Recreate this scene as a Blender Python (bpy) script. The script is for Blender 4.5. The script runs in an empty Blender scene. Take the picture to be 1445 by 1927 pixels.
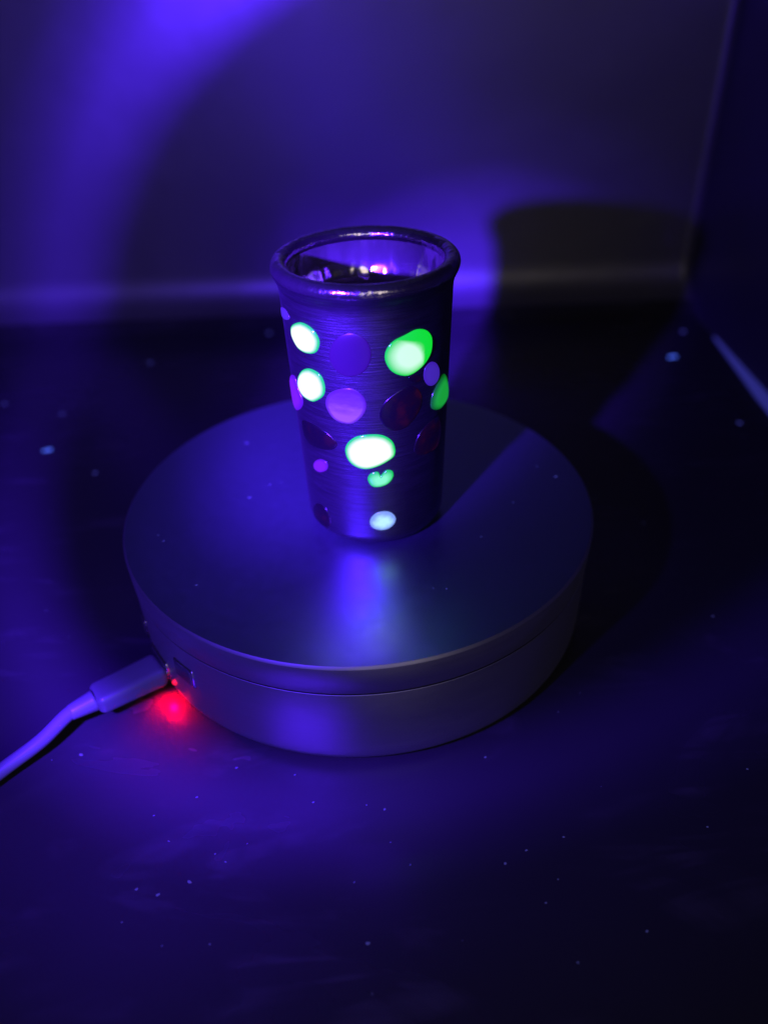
import bpy, bmesh, math, random
from mathutils import Vector, Matrix
random.seed(4)
S = 0.01                       # everything below is written in centimetres
sc = bpy.context.scene
COL = sc.collection

# ------------------------------------------------------------------ camera
cd = bpy.data.cameras.new('camera')
cam = bpy.data.objects.new('camera', cd)
COL.objects.link(cam)
sc.camera = cam
CAM = Vector((0.766, -20.713, 18.263))
fwd = Vector((0.0, 0.80954546, -0.5870572))
rgt = Vector((0.99927506, -0.02234944, -0.03081963))
upv = Vector((0.0380703, 0.58663162, 0.80895859))
m = Matrix((rgt, upv, -fwd)).transposed().to_4x4()
m.translation = CAM * S
cam.matrix_world = m
cd.sensor_fit = 'VERTICAL'
cd.sensor_height = 24.0
cd.lens = 24.0 * 1563.3 / 1927.0
cd.clip_start = 0.005
cd.clip_end = 20.0
cd.dof.use_dof = True
cd.dof.focus_distance = 0.206
cd.dof.aperture_fstop = 4.2

# ------------------------------------------------------------------ world: an almost dark room
w = bpy.data.worlds.new('World')
sc.world = w
w.use_nodes = True
bg = w.node_tree.nodes['Background']
bg.inputs[0].default_value = (0.55, 0.55, 1.0, 1)
bg.inputs[1].default_value = 0.016

# ------------------------------------------------------------------ lamps
LP = Vector((-8.4, -18.4, 16.6))
AX = Vector((math.cos(-0.4377) * math.sin(0.359), math.cos(-0.4377) * math.cos(0.359), math.sin(-0.4377)))
UV = (0.075, 0.012, 1.0)
ld = bpy.data.lights.new('ultraviolet_torch', 'SPOT')
lo = bpy.data.objects.new('ultraviolet_torch', ld)
COL.objects.link(lo)
lo.location = LP * S
lo.rotation_euler = AX.to_track_quat('-Z', 'Y').to_euler()
ld.energy = 58.0
ld.color = UV
ld.shadow_soft_size = 0.42 * S
ld.spot_size = math.radians(110)
ld.spot_blend = 0.05
# the beam profile of the torch's reflector: hot core, dim annulus, brighter spill ring
ld.use_nodes = True
nt = ld.node_tree
em = nt.nodes['Emission']
geo = nt.nodes.new('ShaderNodeNewGeometry')
dot = nt.nodes.new('ShaderNodeVectorMath'); dot.operation = 'DOT_PRODUCT'
dot.inputs[1].default_value = AX
ab = nt.nodes.new('ShaderNodeMath'); ab.operation = 'ABSOLUTE'
ac = nt.nodes.new('ShaderNodeMath'); ac.operation = 'ARCCOSINE'
dv = nt.nodes.new('ShaderNodeMath'); dv.operation = 'DIVIDE'; dv.inputs[1].default_value = math.radians(50)
rp = nt.nodes.new('ShaderNodeValToRGB')
nt.links.new(geo.outputs['Incoming'], dot.inputs[0])
nt.links.new(dot.outputs['Value'], ab.inputs[0])
nt.links.new(ab.outputs[0], ac.inputs[0])
nt.links.new(ac.outputs[0], dv.inputs[0])
nt.links.new(dv.outputs[0], rp.inputs[0])
# the reflector is not quite true: its spill is weaker on the right
sd = nt.nodes.new('ShaderNodeVectorMath'); sd.operation = 'DOT_PRODUCT'
sd.inputs[1].default_value = AX.cross(Vector((0, 0, 1))).normalized()
mr = nt.nodes.new('ShaderNodeMapRange'); mr.interpolation_type = 'SMOOTHSTEP'
mr.inputs[1].default_value = -0.05; mr.inputs[2].default_value = 0.40
mr.inputs[3].default_value = 1.0; mr.inputs[4].default_value = 0.27
sk = nt.nodes.new('ShaderNodeMath'); sk.operation = 'MULTIPLY'
nt.links.new(geo.outputs['Incoming'], sd.inputs[0])
nt.links.new(sd.outputs['Value'], mr.inputs[0])
nt.links.new(rp.outputs[0], sk.inputs[0])
nt.links.new(mr.outputs[0], sk.inputs[1])
nt.links.new(sk.outputs[0], em.inputs[1])
prof = [(0, 1.0), (7.0, 1.0), (9.0, .85), (11.5, .38), (14.0, .11), (18, .05), (25.3, .045), (28.4, .28), (30.2, .33), (32.8, .18), (35.5, .075), (41, .042), (48, .012)]
el = rp.color_ramp.elements
while len(el) < len(prof):
    el.new(0.5)
for e, (a, v) in zip(el, prof):
    e.position = a / 50.0
for e, (a, v) in zip(el, prof):
    e.color = (v, v, v, 1)

# weak room light falling in through the open front of the photo box
ad = bpy.data.lights.new('room_light', 'AREA')
ao = bpy.data.objects.new('room_light', ad)
COL.objects.link(ao)
ad.shape = 'RECTANGLE'
ad.size = 0.5
ad.size_y = 0.22
ad.energy = 0.72
ad.color = (1.0, 0.86, 0.80)
ao.location = (0.16, -0.80, 0.34)
ao.rotation_euler = (Vector((0.0, 0.1, 0.05)) - Vector(ao.location)).to_track_quat('-Z', 'Y').to_euler()

sc.view_settings.view_transform = 'Standard'
sc.view_settings.look = 'None'
sc.view_settings.exposure = 0.0
sc.view_settings.gamma = 1.0
sc.render.engine = 'CYCLES'
sc.cycles.use_denoising = True
sc.cycles.max_bounces = 8
sc.cycles.diffuse_bounces = 3
sc.cycles.glossy_bounces = 5
sc.cycles.sample_clamp_indirect = 4.0
sc.cycles.blur_glossy = 0.6

# ------------------------------------------------------------------ materials
def mat(name, base, rough=0.5, metal=0.0, spec=0.5, emit=None, es=0.0):
    m = bpy.data.materials.new(name)
    m.use_nodes = True
    b = m.node_tree.nodes['Principled BSDF']
    b.inputs['Base Color'].default_value = (*base, 1)
    b.inputs['Roughness'].default_value = rough
    b.inputs['Metallic'].default_value = metal
    b.inputs['Specular IOR Level'].default_value = spec
    if emit:
        b.inputs['Emission Color'].default_value = (*emit, 1)
        b.inputs['Emission Strength'].default_value = es
    return m, m.node_tree, b

def nn(nt, t, **kw):
    n = nt.nodes.new(t)
    for k, v in kw.items():
        setattr(n, k, v)
    return n

def ramp(nt, src, stops):
    r = nn(nt, 'ShaderNodeValToRGB')
    e = r.color_ramp.elements
    while len(e) < len(stops):
        e.new(0.5)
    for q, (p, c) in zip(e, stops):
        q.position = p
    for q, (p, c) in zip(e, stops):
        q.color = (c, c, c, 1) if not isinstance(c, tuple) else (*c, 1)
    nt.links.new(src, r.inputs[0])
    return r.outputs[0]

def mapped(nt, scale, rot=(0, 0, 0), src='Object'):
    tc = nn(nt, 'ShaderNodeTexCoord')
    mp = nn(nt, 'ShaderNodeMapping')
    mp.inputs['Scale'].default_value = scale
    mp.inputs['Rotation'].default_value = rot
    nt.links.new(tc.outputs[src], mp.inputs[0])
    return mp.outputs[0]

def noise(nt, vec, scale, detail=3, rough=0.5, dist=0.0):
    n = nn(nt, 'ShaderNodeTexNoise')
    n.inputs['Scale'].default_value = scale
    n.inputs['Detail'].default_value = detail
    n.inputs['Roughness'].default_value = rough
    n.inputs['Distortion'].default_value = dist
    nt.links.new(vec, n.inputs['Vector'])
    return n.outputs[0]

def bump(nt, b, h, strength, distance):
    bp = nn(nt, 'ShaderNodeBump')
    bp.inputs['Strength'].default_value = strength
    bp.inputs['Distance'].default_value = distance
    nt.links.new(h, bp.inputs['Height'])
    nt.links.new(bp.outputs[0], b.inputs['Normal'])

# black plastic sheet lining the box: satin, wiped and scuffed
def liner(name, base, rough, spec, wear):
    m, nt, b = mat(name, (base,) * 3, rough, 0, spec)
    smear = noise(nt, mapped(nt, (1.0, 1.9, 1.0), (0, 0, 0.25)), 13, 3, 0.5, 2.4)
    fine = noise(nt, mapped(nt, (1, 4, 1), (0, 0, -0.35)), 14, 2, 0.5, 3.0)
    mm = nn(nt, 'ShaderNodeMath', operation='MULTIPLY')
    nt.links.new(ramp(nt, smear, [(0.50, 0.0), (0.72, 1.0)]), mm.inputs[0])
    nt.links.new(ramp(nt, fine, [(0.50, 0.1), (0.64, 1.0)]), mm.inputs[1])
    c = nn(nt, 'ShaderNodeMix', data_type='RGBA')
    nt.links.new(mm.outputs[0], c.inputs[0])
    c.inputs[6].default_value = (base, base, base, 1)
    k = base * wear
    c.inputs[7].default_value = (k, k, k, 1)
    nt.links.new(c.outputs[2], b.inputs['Base Color'])
    r = nn(nt, 'ShaderNodeMapRange')
    r.inputs[3].default_value = rough - 0.05
    r.inputs[4].default_value = rough + 0.07
    nt.links.new(smear, r.inputs[0])
    nt.links.new(r.outputs[0], b.inputs['Roughness'])
    bump(nt, b, noise(nt, mapped(nt, (1, 1, 1)), 14, 3), 0.35, 0.0025)
    return m

M = {}
M['liner'] = liner('black_plastic_liner', 0.036, 0.25, 0.45, 1.8)
M['wall'] = liner('dark_satin_wall_sheet', 0.080, 0.40, 1.0, 1.12)
M['strip'] = mat('white_plastic_strip', (0.25, 0.28, 0.28), 0.45, emit=(0.07, 0.08, 0.75), es=0.20)[0]

def brushed(name, base, rough, scale, amp, metal=1.0):
    m, nt, b = mat(name, base, rough, metal)
    v = mapped(nt, scale)
    n = noise(nt, v, 1.0, 4, 0.65)
    r = nn(nt, 'ShaderNodeMapRange')
    r.inputs[3].default_value = rough - 0.10
    r.inputs[4].default_value = rough + 0.10
    nt.links.new(n, r.inputs[0])
    nt.links.new(r.outputs[0], b.inputs['Roughness'])
    bump(nt, b, n, amp, 0.0003)
    return m, nt, b

M['cup'], nt, b = brushed('brushed_steel', (0.12, 0.12, 0.12), 0.38, (90, 90, 2600), 0.32, 0.985)
lines = noise(nt, mapped(nt, (110, 110, 3600)), 1.0, 2, 0.5)
c = nn(nt, 'ShaderNodeMix', data_type='RGBA')
nt.links.new(ramp(nt, lines, [(0.40, 0.0), (0.72, 1.0)]), c.inputs[0])
c.inputs[6].default_value = (0.13, 0.128, 0.128, 1)
c.inputs[7].default_value = (0.20, 0.20, 0.20, 1)
nt.links.new(c.outputs[2], b.inputs['Base Color'])
M['polished'], nt, b = mat('polished_steel', (0.46, 0.43, 0.42), 0.17, 0.97)
bump(nt, b, noise(nt, mapped(nt, (1, 1, 1)), 150, 4, 0.6), 0.7, 0.0011)
M['table_top'], nt, b = brushed('satin_aluminium_top', (0.25, 0.33, 0.345), 0.36, (420, 420, 60), 0.05, 0.925)
M['table_side'], nt, b = brushed('satin_aluminium_side', (0.30, 0.31, 0.31), 0.47, (90, 90, 900), 0.08, 0.88)
M['inside'], nt, b = brushed('bright_steel_lining', (0.58, 0.54, 0.51), 0.13, (420, 420, 60), 0.5, 0.88)
n1 = noise(nt, mapped(nt, (1, 1, 0.45)), 120, 2, 0.5)
bump(nt, b, n1, 1.0, 0.0018)
M['recess'] = mat('grey_recess_plastic', (0.10, 0.10, 0.11), 0.35, 0.6)[0]
M['dark_gap'] = mat('black_gap', (0.01, 0.01, 0.01), 0.6)[0]
M['cable'] = mat('white_cable_plastic', (0.15, 0.165, 0.18), 0.42)[0]
M['plug'] = mat('grey_plug_plastic', (0.12, 0.13, 0.14), 0.36)[0]
M['red'] = mat('red_led', (0.3, 0.0, 0.01), 0.4, emit=(1.0, 0.01, 0.05), es=1.2)[0]
M['lint'], nt, b = mat('glowing_lint', (0.05, 0.05, 0.06), 0.8, emit=(0.07, 0.15, 1.0), es=1.1)
M['lint_mid'] = mat('pale_lint', (0.10, 0.10, 0.12), 0.8, emit=(0.10, 0.11, 0.8), es=0.38)[0]
M['lint_dim'], nt, b = mat('dim_lint', (0.12, 0.12, 0.14), 0.8, emit=(0.10, 0.12, 0.5), es=0.16)

def stone(name, base, rough, edge, core, strength, lo=0.0, hi=0.8, mottled=0.0, spec=0.5, band=False):
    m, nt, b = mat(name, base, rough, 0, spec)
    at = nn(nt, 'ShaderNodeAttribute', attribute_name='stone_depth')
    f = at.outputs['Fac']
    if mottled:
        n = noise(nt, mapped(nt, (1, 1, 1)), 900, 2)
        a = nn(nt, 'ShaderNodeMath', operation='MULTIPLY_ADD')
        nt.links.new(n, a.inputs[0]); a.inputs[1].default_value = -mottled
        nt.links.new(f, a.inputs[2])
        f = a.outputs[0]
    if band:  # shaded crescent of the big green stone, painted as dimmer emission
        n2 = nn(nt, 'ShaderNodeAttribute', attribute_name='stone_shade')
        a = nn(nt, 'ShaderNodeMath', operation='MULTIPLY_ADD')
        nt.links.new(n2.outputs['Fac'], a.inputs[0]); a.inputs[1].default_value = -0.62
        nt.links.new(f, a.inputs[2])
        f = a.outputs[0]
    c = ramp(nt, f, [(lo, edge), (hi, core)])
    nt.links.new(c, b.inputs['Emission Color'])
    b.inputs['Emission Strength'].default_value = strength
    return m

D1 = (0.012, 0.012, 0.012)
M['glow'] = stone('green_white_glow_stone', D1, .12, (0.01, 0.72, 0.12), (1.1, 1.1, 1.1), 1.0, 0.06, 0.40, 0.06)
M['glow_green'] = stone('painted_shade_green_stone', D1, .12, (0.004, 0.72, 0.03), (0.66, 1.05, 0.82), 1.0, 0.06, 0.72, band=True)
M['glow_kidney'] = stone('green_kidney_stone', D1, .15, (0.005, 0.60, 0.08), (0.24, 1.0, 0.55), 1.0, 0.02, 0.7, 0.25)
M['glow_pale'] = stone('pale_blue_glow_stone', D1, .3, (0.22, 0.36, 0.95), (0.52, 0.92, 0.96), 1.0, 0.0, 0.6, 0.5)
M['green_dim'] = stone('dim_green_stone', D1, .2, (0.0, 0.10, 0.005), (0.01, 0.42, 0.05), 0.8, 0.0, 0.6)
M['purple'] = stone('small_purple_stone', (.02, .01, .02), .3, (0.10, 0.004, 0.70), (0.20, 0.012, 0.80), 0.9, 0.0, 0.5)
M['plum'] = stone('plum_stone', (.02, .01, .02), .35, (0.026, 0.0016, 0.19), (0.016, 0.001, 0.14), 0.75, 0.0, 0.8)
M['brown'] = stone('dark_brown_stone', (.003, .003, .004), .26, (0.004, 0.0005, 0.016), (0.010, 0.0012, 0.012), 0.6, 0.0, 0.8)
nt = M['brown'].node_tree
b = nt.nodes['Principled BSDF']
nt.links.new(ramp(nt, noise(nt, mapped(nt, (1, 1, 1)), 210, 2, 0.5), [(0.35, (0.003, 0.0005, 0.022)), (0.56, (0.008, 0.0008, 0.014)), (0.72, (0.032, 0.002, 0.010))]), b.inputs['Emission Color'])  # reddish glints painted into the emission as noise spots
M['violet'] = stone('violet_stone', (.03, .02, .02), .30, (0.06, 0.006, 0.55), (0.21, 0.05, 0.72), 0.85, 0.0, 0.8)
nt = M['violet'].node_tree
b = nt.nodes['Principled BSDF']
hz = nn(nt, 'ShaderNodeTexCoord'); sx = nn(nt, 'ShaderNodeSeparateXYZ'); mz = nn(nt, 'ShaderNodeMapRange')
mz.inputs[1].default_value = 0.0505; mz.inputs[2].default_value = 0.0405
nzz = noise(nt, mapped(nt, (1, 1, 3)), 260, 2, 0.5)
ma = nn(nt, 'ShaderNodeMath', operation='MULTIPLY_ADD')
at = nn(nt, 'ShaderNodeAttribute', attribute_name='stone_depth')
nt.links.new(hz.outputs['Object'], sx.inputs[0]); nt.links.new(sx.outputs[2], mz.inputs[0])
nt.links.new(nzz, ma.inputs[0]); ma.inputs[1].default_value = 0.5; nt.links.new(mz.outputs[0], ma.inputs[2])
mm = nn(nt, 'ShaderNodeMath', operation='MULTIPLY')
rim_ = ramp(nt, at.outputs['Fac'], [(0.0, 0.25), (0.35, 1.0)])
nt.links.new(ma.outputs[0], mm.inputs[0]); nt.links.new(rim_, mm.inputs[1])
nt.links.new(ramp(nt, mm.outputs[0], [(0.2, (0.07, 0.008, 0.60)), (0.65, (0.16, 0.035, 0.74)), (1.05, (0.36, 0.10, 0.80))]), b.inputs['Emission Color'])
M['slate'] = stone('dim_slate_stone', (.03, .03, .03), .3, (0.05, 0.012, 0.45), (0.06, 0.02, 0.50), 0.8, 0.0, 0.6)

# ------------------------------------------------------------------ builders
def obj(name, bm, m, parent=None, smooth=True, loc=None):
    me = bpy.data.meshes.new(name)
    bmesh.ops.recalc_face_normals(bm, faces=bm.faces[:])
    bm.to_mesh(me); bm.free()
    me.materials.append(m)
    if smooth:
        for p in me.polygons:
            p.use_smooth = True
    o = bpy.data.objects.new(name, me)
    COL.objects.link(o)
    if parent:
        o.parent = parent
    if loc:
        o.location = loc
    return o

def empty(name, label, cat, loc=(0, 0, 0), group=None):
    o = bpy.data.objects.new(name, None)
    COL.objects.link(o)
    o.location = Vector(loc) * S
    o.empty_display_size = 0.01
    tag(o, label, cat, group)
    return o

def tag(o, label, cat, group=None):
    o['label'] = label
    o['category'] = cat
    if group:
        o['group'] = group

def lathe(prof, n=128, cx=0, cy=0, cz=0, closed=False):
    bm = bmesh.new()
    rings = []
    for r, z in prof:
        if r <= 1e-6:
            rings.append([bm.verts.new(((cx) * S, (cy) * S, (cz + z) * S))])
        else:
            rings.append([bm.verts.new(((cx + r * math.cos(2 * math.pi * i / n)) * S, (cy + r * math.sin(2 * math.pi * i / n)) * S, (cz + z) * S)) for i in range(n)])
    k = len(rings)
    for a in range(k if closed else k - 1):
        A, B = rings[a], rings[(a + 1) % k]
        for i in range(n):
            j = (i + 1) % n
            if len(A) == 1 and len(B) == 1:
                continue
            if len(A) == 1:
                bm.faces.new((A[0], B[i], B[j]))
            elif len(B) == 1:
                bm.faces.new((A[i], A[j], B[0]))
            else:
                bm.faces.new((A[i], A[j], B[j], B[i]))
    return bm

def arc(cx, cz, r, a0, a1, n):
    return [(cx + r * math.cos(math.radians(a0 + (a1 - a0) * i / n)), cz + r * math.sin(math.radians(a0 + (a1 - a0) * i / n))) for i in range(n + 1)]

def rbox(sx, sy, sz, r, seg=3):
    """a box with rounded edges, centred on the origin, in cm"""
    bm = bmesh.new()
    bmesh.ops.create_cube(bm, size=1.0)
    for v in bm.verts:
        v.co = Vector((v.co.x * sx, v.co.y * sy, v.co.z * sz)) * S
    bmesh.ops.bevel(bm, geom=bm.edges[:], offset=r * S, segments=seg, affect='EDGES', profile=0.5)
    return bm

def place(bm, mtx):
    bmesh.ops.transform(bm, matrix=mtx, verts=bm.verts[:])
    return bm

def frame_at(az, r, z, off=(0, 0, 0)):
    """local x = tangent, y = outwards, z = up at azimuth az (degrees, 0 = towards -y) on radius r"""
    a = math.radians(az)
    out = Vector((math.sin(a), -math.cos(a), 0))
    tan = Vector((math.cos(a), math.sin(a), 0))
    up = Vector((0, 0, 1))
    mm = Matrix((tan, out, up)).transposed().to_4x4()
    p = out * (r + off[1]) + tan * off[0] + up * (z + off[2])
    mm.translation = p * S
    return mm

# ------------------------------------------------------------------ the setting
XL, XR, YF, YB, RC = -21.0, 18.0, -45.0, 21.1, 2.6
def structure(o):
    o['kind'] = 'structure'
    return o

CR = 0.5                                   # the sheet curls forward into the right-hand corner
def curl(x):
    u = max(0.0, (x - XR + CR) / CR)
    return CR - CR * math.sqrt(max(0.0, 1 - u * u))
cols = [XL + (XR - XL) * i / 60 for i in range(61)]
cols = [c for c in cols if c < XR - CR - 0.1] + [XR - CR + (CR - 0.01) * math.sin(math.radians(a)) for a in range(0, 91, 9)]
def sheet(name, sec, m):
    bm = bmesh.new()
    g = [[bm.verts.new((x * S, (y - (curl(x) if z > 0 else 0)) * S, (z + (0.02 * curl(x) if z > 0 else 0)) * S)) for x in cols] for y, z in sec]
    for j in range(len(sec) - 1):
        for i in range(len(cols) - 1):
            bm.faces.new((g[j][i], g[j][i + 1], g[j + 1][i + 1], g[j + 1][i]))
    return structure(obj(name, bm, m))
bend = [(YB + RC * math.sin(math.radians(a)), RC - RC * math.cos(math.radians(a))) for a in range(0, 91, 5)]
sheet('floor', [(YF + (YB - YF) * j / 40, 0) for j in range(40)] + bend[:8], M['liner'])
sheet('back_wall', bend[7:] + [(YB + RC, RC + k * 2.0) for k in range(1, 18)], M['wall'])

def side_wall(name, x, y0, y1, h):
    bm = bmesh.new()
    n = 20
    g = [[bm.verts.new((x * S, (y0 + (y1 - y0) * i / n) * S, h * j / n * S)) for i in range(n + 1)] for j in range(n + 1)]
    for j in range(n):
        for i in range(n):
            bm.faces.new((g[j][i], g[j][i + 1], g[j + 1][i + 1], g[j + 1][i]))
    return structure(obj(name, bm, M['wall']))
side_wall('right_wall', XR, YF, YB + RC, 37.4)
side_wall('left_wall', XL, YF, YB + RC, 37.4)

# pale edge of the liner sheet turned up along the foot of the right wall
bm = bmesh.new()
n = 30
pts = [(-0.42, 0.02), (-0.28, 0.05), (-0.14, 0.16), (-0.04, 0.34), (-0.015, 0.34), (-0.09, 0.10), (-0.25, 0.012)]
rings = []
for k in range(n + 1):
    y = -30 + (18.6 + 30) * k / n
    t = 1.0 if y < 12 else max(0.25, 1 - (y - 12) / 8.8)
    rings.append([bm.verts.new(((XR + a * t) * S, y * S, (b * t + 0.004) * S)) for a, b in pts])
for k in range(n):
    for i in range(len(pts)):
        j = (i + 1) % len(pts)
        bm.faces.new((rings[k][i], rings[k][j], rings[k + 1][j], rings[k + 1][i]))
o = obj('edge_strip', bm, M['strip'])
tag(o, 'pale plastic edge strip running along the foot of the right wall', 'edge strip')

# ------------------------------------------------------------------ turntable
HT, ZS = 3.783, 2.80
tt = empty('turntable', 'round silver motorised turntable with a cable plugged into its side', 'turntable')
prof = [(0, 0.06), (6.55, 0.06), (6.62, 0.10)] + arc(6.62, 0.36, 0.24, -80, 0, 6)
prof[3:] = [(6.64, 0.12), (6.74, 0.18), (6.82, 0.28), (6.86, 0.42), (6.88, 0.7)]
prof += [(6.90, 1.6), (6.925, 2.74), (6.92, 2.765), (6.60, 2.766), (0, 2.766)]
obj('base', lathe(prof, 160), M['table_side'], tt)
obj('seam_ring', lathe([(0, 2.76), (6.915, 2.76), (6.915, 2.84), (0, 2.85)], 128), M['dark_gap'], tt)
prof = [(6.60, 2.835), (6.93, 2.835), (6.94, 2.85), (6.965, 3.3), (6.985, HT - 0.085), (6.98, HT - 0.07)]
obj('rim_band', lathe(prof + [(6.925, HT - 0.003)], 200), M['table_side'], tt)
obj('top_plate', lathe([(6.925, HT - 0.003), (6.86, HT), (6.5, HT)] + [(r, HT) for r in (5, 3, 1.5)] + [(0, HT)], 200), M['table_top'], tt)

# connector, rocker switch, button and red light on the left of the base
def slot(az, z, wd, ht, name, inner):
    fr = rbox(wd, 0.16, ht, 0.05, 2)
    o = obj(name, place(fr, frame_at(az, 6.87, z)), M['polished'], tt)
    i = obj(inner, place(rbox(wd - 0.16, 0.12, ht - 0.16, 0.03, 2), frame_at(az, 6.87, z, (0, 0.045, 0))), M['recess'], o)
    return o
o = slot(-43.5, 1.78, 0.86, 0.66, 'switch_frame', 'rocker')
slot(-57, 1.00, 1.10, 0.62, 'cable_socket', 'socket_opening')
slot(-67.5, 1.42, 0.60, 0.66, 'button_frame', 'push_button')
bm = bmesh.new()
bmesh.ops.create_uvsphere(bm, u_segments=12, v_segments=8, radius=0.085 * S)
led = obj('indicator_light', place(bm, frame_at(-50.2, 6.90, 0.80)), M['red'], tt)
rd = bpy.data.lights.new('indicator_glow', 'SPOT')
ro = bpy.data.objects.new('indicator_glow', rd)
COL.objects.link(ro)
rd.color = (1.0, 0.0, 0.008)
rd.energy = 0.085
rd.spot_size = math.radians(150)
rd.spot_blend = 1.0
rd.shadow_soft_size = 0.10 * S
ro.location = frame_at(-52.8, 7.02, 0.46).translation
ro.rotation_euler = (frame_at(-50.0, 7.20, 0.0).translation - ro.location).to_track_quat('-Z', 'Y').to_euler()

# ------------------------------------------------------------------ cable
cb = empty('power_cable', 'pale round power cable with a plug pushed into the turntable', 'cable', (-9.4, -7.1, 0))
inv = Matrix.Translation(-Vector(cb.location))
fr = frame_at(-55.5, 6.9, 0.90)
pl = rbox(0.98, 2.0, 0.66, 0.20, 4)
for v in pl.verts:                       # slight taper towards the cord
    t = (v.co.y / S + 1.0) / 2.0
    v.co.x *= 1.0 - 0.10 * t
    v.co.z *= 1.0 - 0.06 * t
place(pl, inv @ fr @ Matrix.Translation(Vector((0, 1.06, 0)) * S))
obj('plug', pl, M['plug'], cb)
tip = rbox(0.78, 0.5, 0.30, 0.10, 2)
place(tip, inv @ fr @ Matrix.Translation(Vector((0, 0.02, 0)) * S))
obj('plug_tip', tip, M['polished'], cb)

def tube(path, rads, n=16):
    bm = bmesh.new()
    P = [Vector(p) for p in path]
    rings = []
    for i, p in enumerate(P):
        d = (P[min(i + 1, len(P) - 1)] - P[max(i - 1, 0)]).normalized()
        a = d.cross(Vector((0, 0, 1))).normalized()
        b = a.cross(d).normalized()
        rings.append([bm.verts.new((p + (a * math.cos(2 * math.pi * k / n) + b * math.sin(2 * math.pi * k / n)) * rads[i]) * S) for k in range(n)])
    for i in range(len(P) - 1):
        for k in range(n):
            j = (k + 1) % n
            bm.faces.new((rings[i][k], rings[i][j], rings[i + 1][j], rings[i + 1][k]))
    bm.faces.new(rings[0]); bm.faces.new(rings[-1])
    return bm

def spline(ctrl, per=10):
    C = [Vector(c) for c in ctrl]
    out = []
    for i in range(len(C) - 1):
        p0, p1, p2, p3 = C[max(i - 1, 0)], C[i], C[i + 1], C[min(i + 2, len(C) - 1)]
        for k in range(per):
            t = k / per
            out.append(0.5 * ((2 * p1) + (p2 - p0) * t + (2 * p0 - 5 * p1 + 4 * p2 - p3) * t * t + (3 * p1 - p0 - 3 * p2 + p3) * t ** 3))
    out.append(C[-1])
    return out
pe = (fr @ Vector((0, 2.10 * S, 0))) / S
pr = (fr @ Vector((0, 2.75 * S, -0.03 * S))) / S
path = spline([pe, pr, (-8.55, -6.25, 0.70), (-9.45, -7.10, 0.52), (-10.8, -8.6, 0.30), (-13.5, -12.5, 0.205), (-16, -20, 0.205), (-15, -34, 0.205)])
rel = spline([pe - (pr - pe).normalized() * 0.06, pr], 8)
o = obj('strain_relief', place(tube(rel, [0.31 - 0.10 * i / 8 for i in range(9)]), inv), M['cable'], cb)
obj('cord', place(tube(path, [0.195] * len(path)), inv), M['cable'], cb)

# ------------------------------------------------------------------ cup
CX, CY, ZR = 0.536, -0.521, 7.486
RB, RT, RTO, RTU = 1.94, 2.20, 2.14, 0.209
def rad(z):
    return RB + (RT - RB) * z / ZR
cup = empty('metal_cup', 'tall brushed steel cup inlaid with glowing stones, standing on the turntable', 'cup', (CX, CY, HT))
prof = [(0, 0.012), (1.40, 0.012), (1.46, 0.0)]
cr = 0.46
for i in range(9):
    a = math.radians(-90 + 90 * i / 8)
    prof.append((rad(cr) - cr + cr * math.cos(a), cr + cr * math.sin(a)))
for z in (1.5, 3, 4.5, 6, 6.9, 7.2):
    prof.append((rad(z), z))
prof = prof[:-2] + [(rad(6.8), 6.8), (rad(7.0) + .005, 7.0), (rad(7.15) + .03, 7.15), (rad(7.28) + .085, 7.28), (2.325, 7.38), (2.338, 7.44)]
obj('body', lathe(prof, 160), M['cup'], cup)
obj('rolled_rim', lathe(arc(RTO, ZR, RTU, 0, 345, 23), 160, closed=True), M['polished'], cup)
prof = [(1.965, 7.40), (1.965, 7.0), (1.962, 6.86), (1.948, 6.75), (1.912, 6.63), (1.870, 6.52), (1.845, 6.43), (1.835, 6.2), (1.82, 5.0), (1.80, 2.0), (1.78, 0.6), (1.70, 0.36), (1.5, 0.24), (0.8, 0.20), (0, 0.20)]
obj('inner_wall', lathe(prof, 128), M['inside'], cup)

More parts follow.
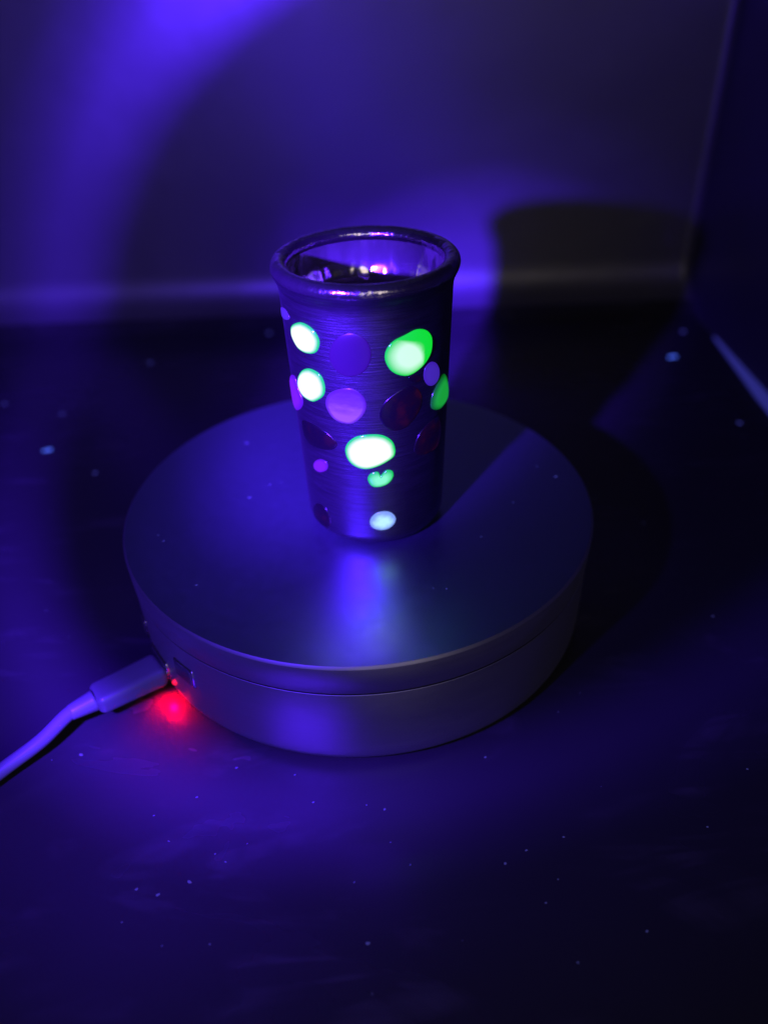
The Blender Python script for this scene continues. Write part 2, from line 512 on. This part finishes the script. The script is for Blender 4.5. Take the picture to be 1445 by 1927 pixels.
STONES = [
    ('leftbar', [(-82.3,6.48), (-70.7,6.66), (-63.5,6.67), (-60.0,6.52), (-69.6,6.36), (-82.4,6.29)]),
    ('gwl1', [(-57.5,6.37), (-46.9,6.58), (-38.2,6.55), (-33.2,6.38), (-32.2,6.17), (-35.8,5.92), (-43.6,5.81), (-52.2,5.83), (-57.5,5.97), (-60.1,6.15)]),
    ('darkpurple', [(1.9,5.99), (0.3,5.74), (-3.6,5.54), (-9.3,5.43), (-15.5,5.41), (-21.1,5.50), (-24.8,5.68), (-25.7,5.93), (-23.5,6.19), (-19.1,6.41), (-13.4,6.53), (-7.6,6.54), (-2.5,6.44), (0.9,6.24)]),
    ('biggreen', [(24.4,6.38), (32.6,6.44), (40.7,6.32), (46.0,6.05), (45.3,5.69), (38.9,5.44), (29.7,5.30), (22.4,5.32), (14.7,5.50), (10.7,5.80), (11.3,6.06), (15.9,6.27)]),
    ('gwl2', [(-58.6,4.95), (-51.4,5.25), (-42.7,5.40), (-34.3,5.33), (-31.4,5.05), (-33.3,4.76), (-40.9,4.52), (-46.8,4.45), (-55.7,4.49), (-60.6,4.68)]),
    ('leftbar2', [(-82.4,4.58), (-66.5,4.87), (-61.3,4.59), (-56.4,4.30), (-62.7,3.97), (-76.5,3.70), (-82.3,3.93), (-82.3,4.35)]),
    ('violet', [(-32.4,4.49), (-29.1,4.83), (-19.3,5.05), (-10.6,5.07), (-4.4,4.86), (-2.7,4.58), (-6.1,4.30), (-12.2,4.10), (-19.3,4.06), (-27.6,4.16)]),
    ('brown1', [(7.5,4.56), (12.4,4.77), (22.4,4.97), (30.9,4.94), (37.0,4.65), (37.2,4.33), (31.2,4.00), (23.3,3.81), (14.9,3.82), (8.1,4.03), (5.9,4.28)]),
    ('paleblue', [(56.4,4.90), (54.6,4.79), (51.2,4.73), (47.3,4.74), (43.6,4.81), (40.8,4.93), (39.2,5.07), (39.0,5.22), (40.3,5.34), (42.8,5.41), (46.2,5.42), (50.1,5.35), (53.6,5.22), (56.0,5.06)]),
    ('greenedge', [(64.5,4.80), (73.7,4.41), (77.5,3.93), (63.5,3.86), (55.4,3.91), (48.0,4.08), (46.9,4.31), (49.8,4.54), (56.6,4.75)]),
    ('brown2', [(31.5,3.06), (35.1,3.44), (43.2,3.66), (52.9,3.69), (59.2,3.60), (63.1,3.10), (57.8,2.76), (45.6,2.76), (36.8,2.83)]),
    ('brownleft', [(-62.6,3.61), (-48.5,3.76), (-34.9,3.68), (-26.2,3.42), (-30.3,3.19), (-41.0,3.07), (-56.0,3.03), (-63.4,3.21)]),
    ('white', [(-20.0,3.25), (-17.3,3.50), (-10.9,3.70), (-1.9,3.77), (6.9,3.73), (13.8,3.53), (16.3,3.26), (15.5,3.05), (10.4,2.91), (2.0,2.77), (-6.3,2.71), (-13.4,2.78), (-18.4,2.96)]),
    ('kidney', [(-4.6,2.38), (-2.3,2.56), (2.9,2.61), (4.9,2.49), (7.5,2.58), (10.2,2.64), (13.9,2.58), (14.5,2.40), (11.0,2.22), (4.5,2.13), (-1.7,2.16)]),
    ('palewhite', [(15.8,1.00), (15.3,0.86), (12.9,0.75), (9.0,0.67), (4.4,0.65), (0.0,0.69), (-3.3,0.77), (-4.8,0.90), (-4.2,1.04), (-1.8,1.18), (2.0,1.27), (6.5,1.29), (10.8,1.25), (14.1,1.14)]),
    ('smallpurple', [(-36.9,2.52), (-38.8,2.42), (-41.8,2.34), (-45.5,2.27), (-49.2,2.25), (-52.1,2.27), (-53.2,2.34), (-52.3,2.45), (-49.6,2.57), (-46.1,2.67), (-42.4,2.73), (-39.3,2.74), (-37.1,2.70), (-36.3,2.62)]),
    ('darkleft', [(-41.7,0.97), (-39.8,0.82), (-39.7,0.64), (-41.5,0.48), (-45.2,0.36), (-50.2,0.30), (-56.1,0.29), (-62.0,0.34), (-66.0,0.44), (-65.8,0.63), (-61.6,0.85), (-55.9,1.02), (-50.2,1.10), (-45.3,1.08)]),
    ('tinybrown', [(36.7,5.08), (36.2,5.05), (34.7,5.03), (32.6,5.03), (30.3,5.06), (28.4,5.10), (27.0,5.15), (26.5,5.20), (27.0,5.24), (28.3,5.26), (30.3,5.26), (32.5,5.24), (34.6,5.19), (36.1,5.14)]),
]
LOOK = {
 'leftbar': ('slate', None), 'gwl1': ('glow', 'brightest white green stone, upper left'), 'darkpurple': ('plum', 'large dull plum stone'),
 'biggreen': ('glow_green', 'large green stone with painted shade at upper right'), 'gwl2': ('glow', 'white green stone below the upper left one'),
 'leftbar2': ('purple', 'purple stone at the left edge'), 'violet': ('violet', 'round violet stone'), 'brown1': ('brown', 'large dark brown stone'),
 'paleblue': ('slate', 'small dim bluish stone'), 'greenedge': ('green_dim', 'dim green stone at the right edge'), 'brown2': ('brown', 'dark brown stone low on the right'),
 'brownleft': ('brown', 'dark brown stone low on the left'), 'white': ('glow', 'wide white glowing stone'), 'kidney': ('glow_kidney', 'small green kidney shaped stone'),
 'palewhite': ('glow_pale', 'pale blue white stone near the foot'), 'smallpurple': ('purple', 'tiny purple stone'), 'darkleft': ('brown', 'dark stone near the foot'),
 'tinybrown': ('brown', 'tiny brown stone'),
}
def smooth_loop(p, per):
    n = len(p)
    out = []
    for i in range(n):
        p0, p1, p2, p3 = p[i - 1], p[i], p[(i + 1) % n], p[(i + 2) % n]
        for k in range(per):
            t = k / per
            out.append(tuple(0.5 * (2 * p1[c] + (p2[c] - p0[c]) * t + (2 * p0[c] - 5 * p1[c] + 4 * p2[c] - p3[c]) * t * t + (3 * p1[c] - p0[c] - 3 * p2[c] + p3[c]) * t ** 3) for c in (0, 1)))
    return out
for key, pts in STONES:
    m_, lab = LOOK[key]
    lp = smooth_loop(pts, 6)
    cx = sum(p[0] for p in lp) / len(lp)
    cz = sum(p[1] for p in lp) / len(lp)
    if key == 'kidney':
        cx, cz = 5.0, 2.34
    size = min(max(p[1] for p in lp) - min(p[1] for p in lp), (max(p[0] for p in lp) - min(p[0] for p in lp)) * 0.0366)
    bulge = min(0.080, 0.09 * size + 0.010)
    if m_ in ('plum', 'brown', 'slate', 'violet'):    # these sit almost flush
        bulge *= 0.55
    bm = bmesh.new()
    rings, depth, shade = [], [], []
    for f, h, dth in [(1.0, -0.06, 0.0), (1.0, 0.004, 0.0), (0.97, 0.24, 0.05), (0.935, 0.36, 0.11), (0.90, 0.45, 0.17), (0.85, 0.54, 0.25), (0.80, 0.62, 0.34), (0.73, 0.71, 0.45), (0.65, 0.78, 0.55), (0.56, 0.85, 0.67), (0.45, 0.90, 0.78), (0.33, 0.95, 0.87), (0.22, 0.98, 0.94), (0.1, 0.995, 0.98)]:
        ring = []
        for th, z in lp:
            t, zz = cx + (th - cx) * f, cz + (z - cz) * f
            r = rad(zz) + (h if h < 0.01 else 0.004 + bulge * h)
            if zz < cr:                       # follow the rounded foot
                r -= cr - math.sqrt(max(0.0, cr * cr - (cr - zz) ** 2))
            a = math.radians(t)
            ring.append(bm.verts.new((r * math.sin(a) * S, -r * math.cos(a) * S, zz * S)))
            depth.append(dth)
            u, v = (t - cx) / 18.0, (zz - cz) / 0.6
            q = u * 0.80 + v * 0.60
            shade.append(max(0.0, min(1.0, (q - 0.18 + 0.25 * (u - v) ** 2 * 0.4) / 0.24)))  # extent of the painted shade, towards the upper right
        rings.append(ring)
    a = math.radians(cx)
    r = rad(cz) + 0.004 + bulge
    cv = bm.verts.new((r * math.sin(a) * S, -r * math.cos(a) * S, cz * S)); depth.append(1.0); shade.append(0.0)
    n = len(lp)
    for A, B in zip(rings, rings[1:]):
        for i in range(n):
            j = (i + 1) % n
            bm.faces.new((A[i], A[j], B[j], B[i]))
    for i in range(n):
        bm.faces.new((rings[-1][i], rings[-1][(i + 1) % n], cv))
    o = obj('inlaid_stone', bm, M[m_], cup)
    for nm_, dat in (('stone_depth', depth), ('stone_shade', shade)):
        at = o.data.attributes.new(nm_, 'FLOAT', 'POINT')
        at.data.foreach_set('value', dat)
    if lab:
        o['label'] = lab

# ------------------------------------------------------------------ lint and dust
def fleck(bm, x, y, z, s, elong=1.8, rot=0.0, h=0.35):
    n = 7
    top, bot = [], []
    for k in range(n):
        a = 2 * math.pi * k / n
        q = s * (0.75 + 0.5 * random.random())
        px, py = q * elong * 0.7 * math.cos(a), q * 0.7 * math.sin(a)
        X, Y = px * math.cos(rot) - py * math.sin(rot), px * math.sin(rot) + py * math.cos(rot)
        bot.append(bm.verts.new(((x + X) * S, (y + Y) * S, (z + 0.003) * S)))
        top.append(bm.verts.new(((x + X * .7) * S, (y + Y * .7) * S, (z + s * h * (0.6 + 0.6 * random.random())) * S)))
    bm.faces.new(top)
    bm.faces.new(bot[::-1])
    for k in range(n):
        j = (k + 1) % n
        bm.faces.new((bot[k], bot[j], top[j], top[k]))
BIG = [(-13.48, 9.86, 0.184), (15.23, 16.52, 0.211)]
for (x, y, s), lab in zip(BIG, ('bright blue lint fleck on the floor left of the turntable', 'bright blue lint fleck on the floor near the right wall')):
    bm = bmesh.new()
    fleck(bm, -s * .55, 0, 0, s * 0.62, 1.3, 0.3, 0.3)
    fleck(bm, s * .35, 0.25 * s, 0, s * 0.8, 1.3, 0.25, 0.3)
    o = obj('lint_fleck', bm, M['lint'], smooth=False, loc=(x * S, y * S, 0))
    tag(o, lab, 'lint fleck')
FL = [(7.03, 23.6, 0.139), (-5.02, 21.24, 0.133), (-10.79, 18.11, 0.114), (-13.8, 13.08, 0.105), (-10.94, 7.95, 0.092), (-16.82, 14.28, 0.097), (16.64, 19.45, 0.12), (16.09, 9.97, 0.099), (-7.67, -6.18, 0.064), (-3.39, -6.8, 0.045), (3.2, -6.76, 0.044), (0.05, -11.54, 0.059), (-4.79, -10.25, 0.063), (-5.31, -10.09, 0.049), (-4.1, -9.96, 0.063), (-0.25, -10.12, 0.041), (0.5, -8.22, 0.042), (3.85, -9.48, 0.042), (3.3, -9.8, 0.048), (-1.82, -7.09, 0.037), (8.31, -9.05, 0.037), (6.16, -11.51, 0.041), (-5.3, -8.15, 0.037), (-4.3, -7.66, 0.037), (1.07, -9.74, 0.034), (-3.6, -9.27, 0.035), (-3.32, -9.49, 0.035), (4.08, -10.79, 0.034), (4.52, -12.12, 0.033), (4.8, -9.17, 0.035), (9.88, -7.44, 0.039), (-4.79, -8.88, 0.036), (-3.41, -11.43, 0.033), (10.93, -1.77, 0.054), (-1.3, -7.94, 0.036), (-2.86, -9.03, 0.028), (0.62, -9.14, 0.028), (0.14, -12.59, 0.019), (2.12, -11.56, 0.02), (10.11, 3.16, 0.04), (4.46, -10.24, 0.027), (-5.47, -10.86, 0.028), (-4.46, -11.43, 0.027), (0.05, -8.08, 0.028), (6.02, -7.8, 0.022), (5.4, -5.34, 0.023)]
TB = [(-3.77, 3.52, 0.055), (-3.33, 0.28, 0.05), (-2.77, 0.95, 0.034), (6.15, 0.78, 0.051), (4.63, -0.52, 0.024), (-4.32, -3.75, 0.029), (-5.58, -1.75, 0.032), (-5.79, -1.46, 0.024), (2.33, -4.28, 0.021), (1.98, -4.24, 0.021), (5.67, 1.4, 0.026), (-2.41, 1.04, 0.025), (-0.75, -4.15, 0.021), (3.49, -2.12, 0.023)]
bm = bmesh.new()
for x, y, s in FL[:8]:
    fleck(bm, x, y, 0, s * 0.9, 1.5, random.uniform(-.3, .6))
for x, y, s in TB:
    fleck(bm, x, y, HT, s * 0.8, 2.2, random.uniform(-.2, .6), 0.25)
o = obj('dust', bm, M['lint_mid'], smooth=False); o['kind'] = 'stuff'
bm = bmesh.new()
for x, y, s in FL[8:]:
    fleck(bm, x, y, 0, s * 0.85, 1.5, random.uniform(-.5, .8))
for k in range(45):
    x, y = random.uniform(-14, 15), random.uniform(-12, 18)
    if x * x + y * y > 52:
        fleck(bm, x, y, 0, random.uniform(0.012, 0.03), 1.6, random.uniform(0, 3))
o = obj('dust', bm, M['lint_dim'], smooth=False); o['kind'] = 'stuff'
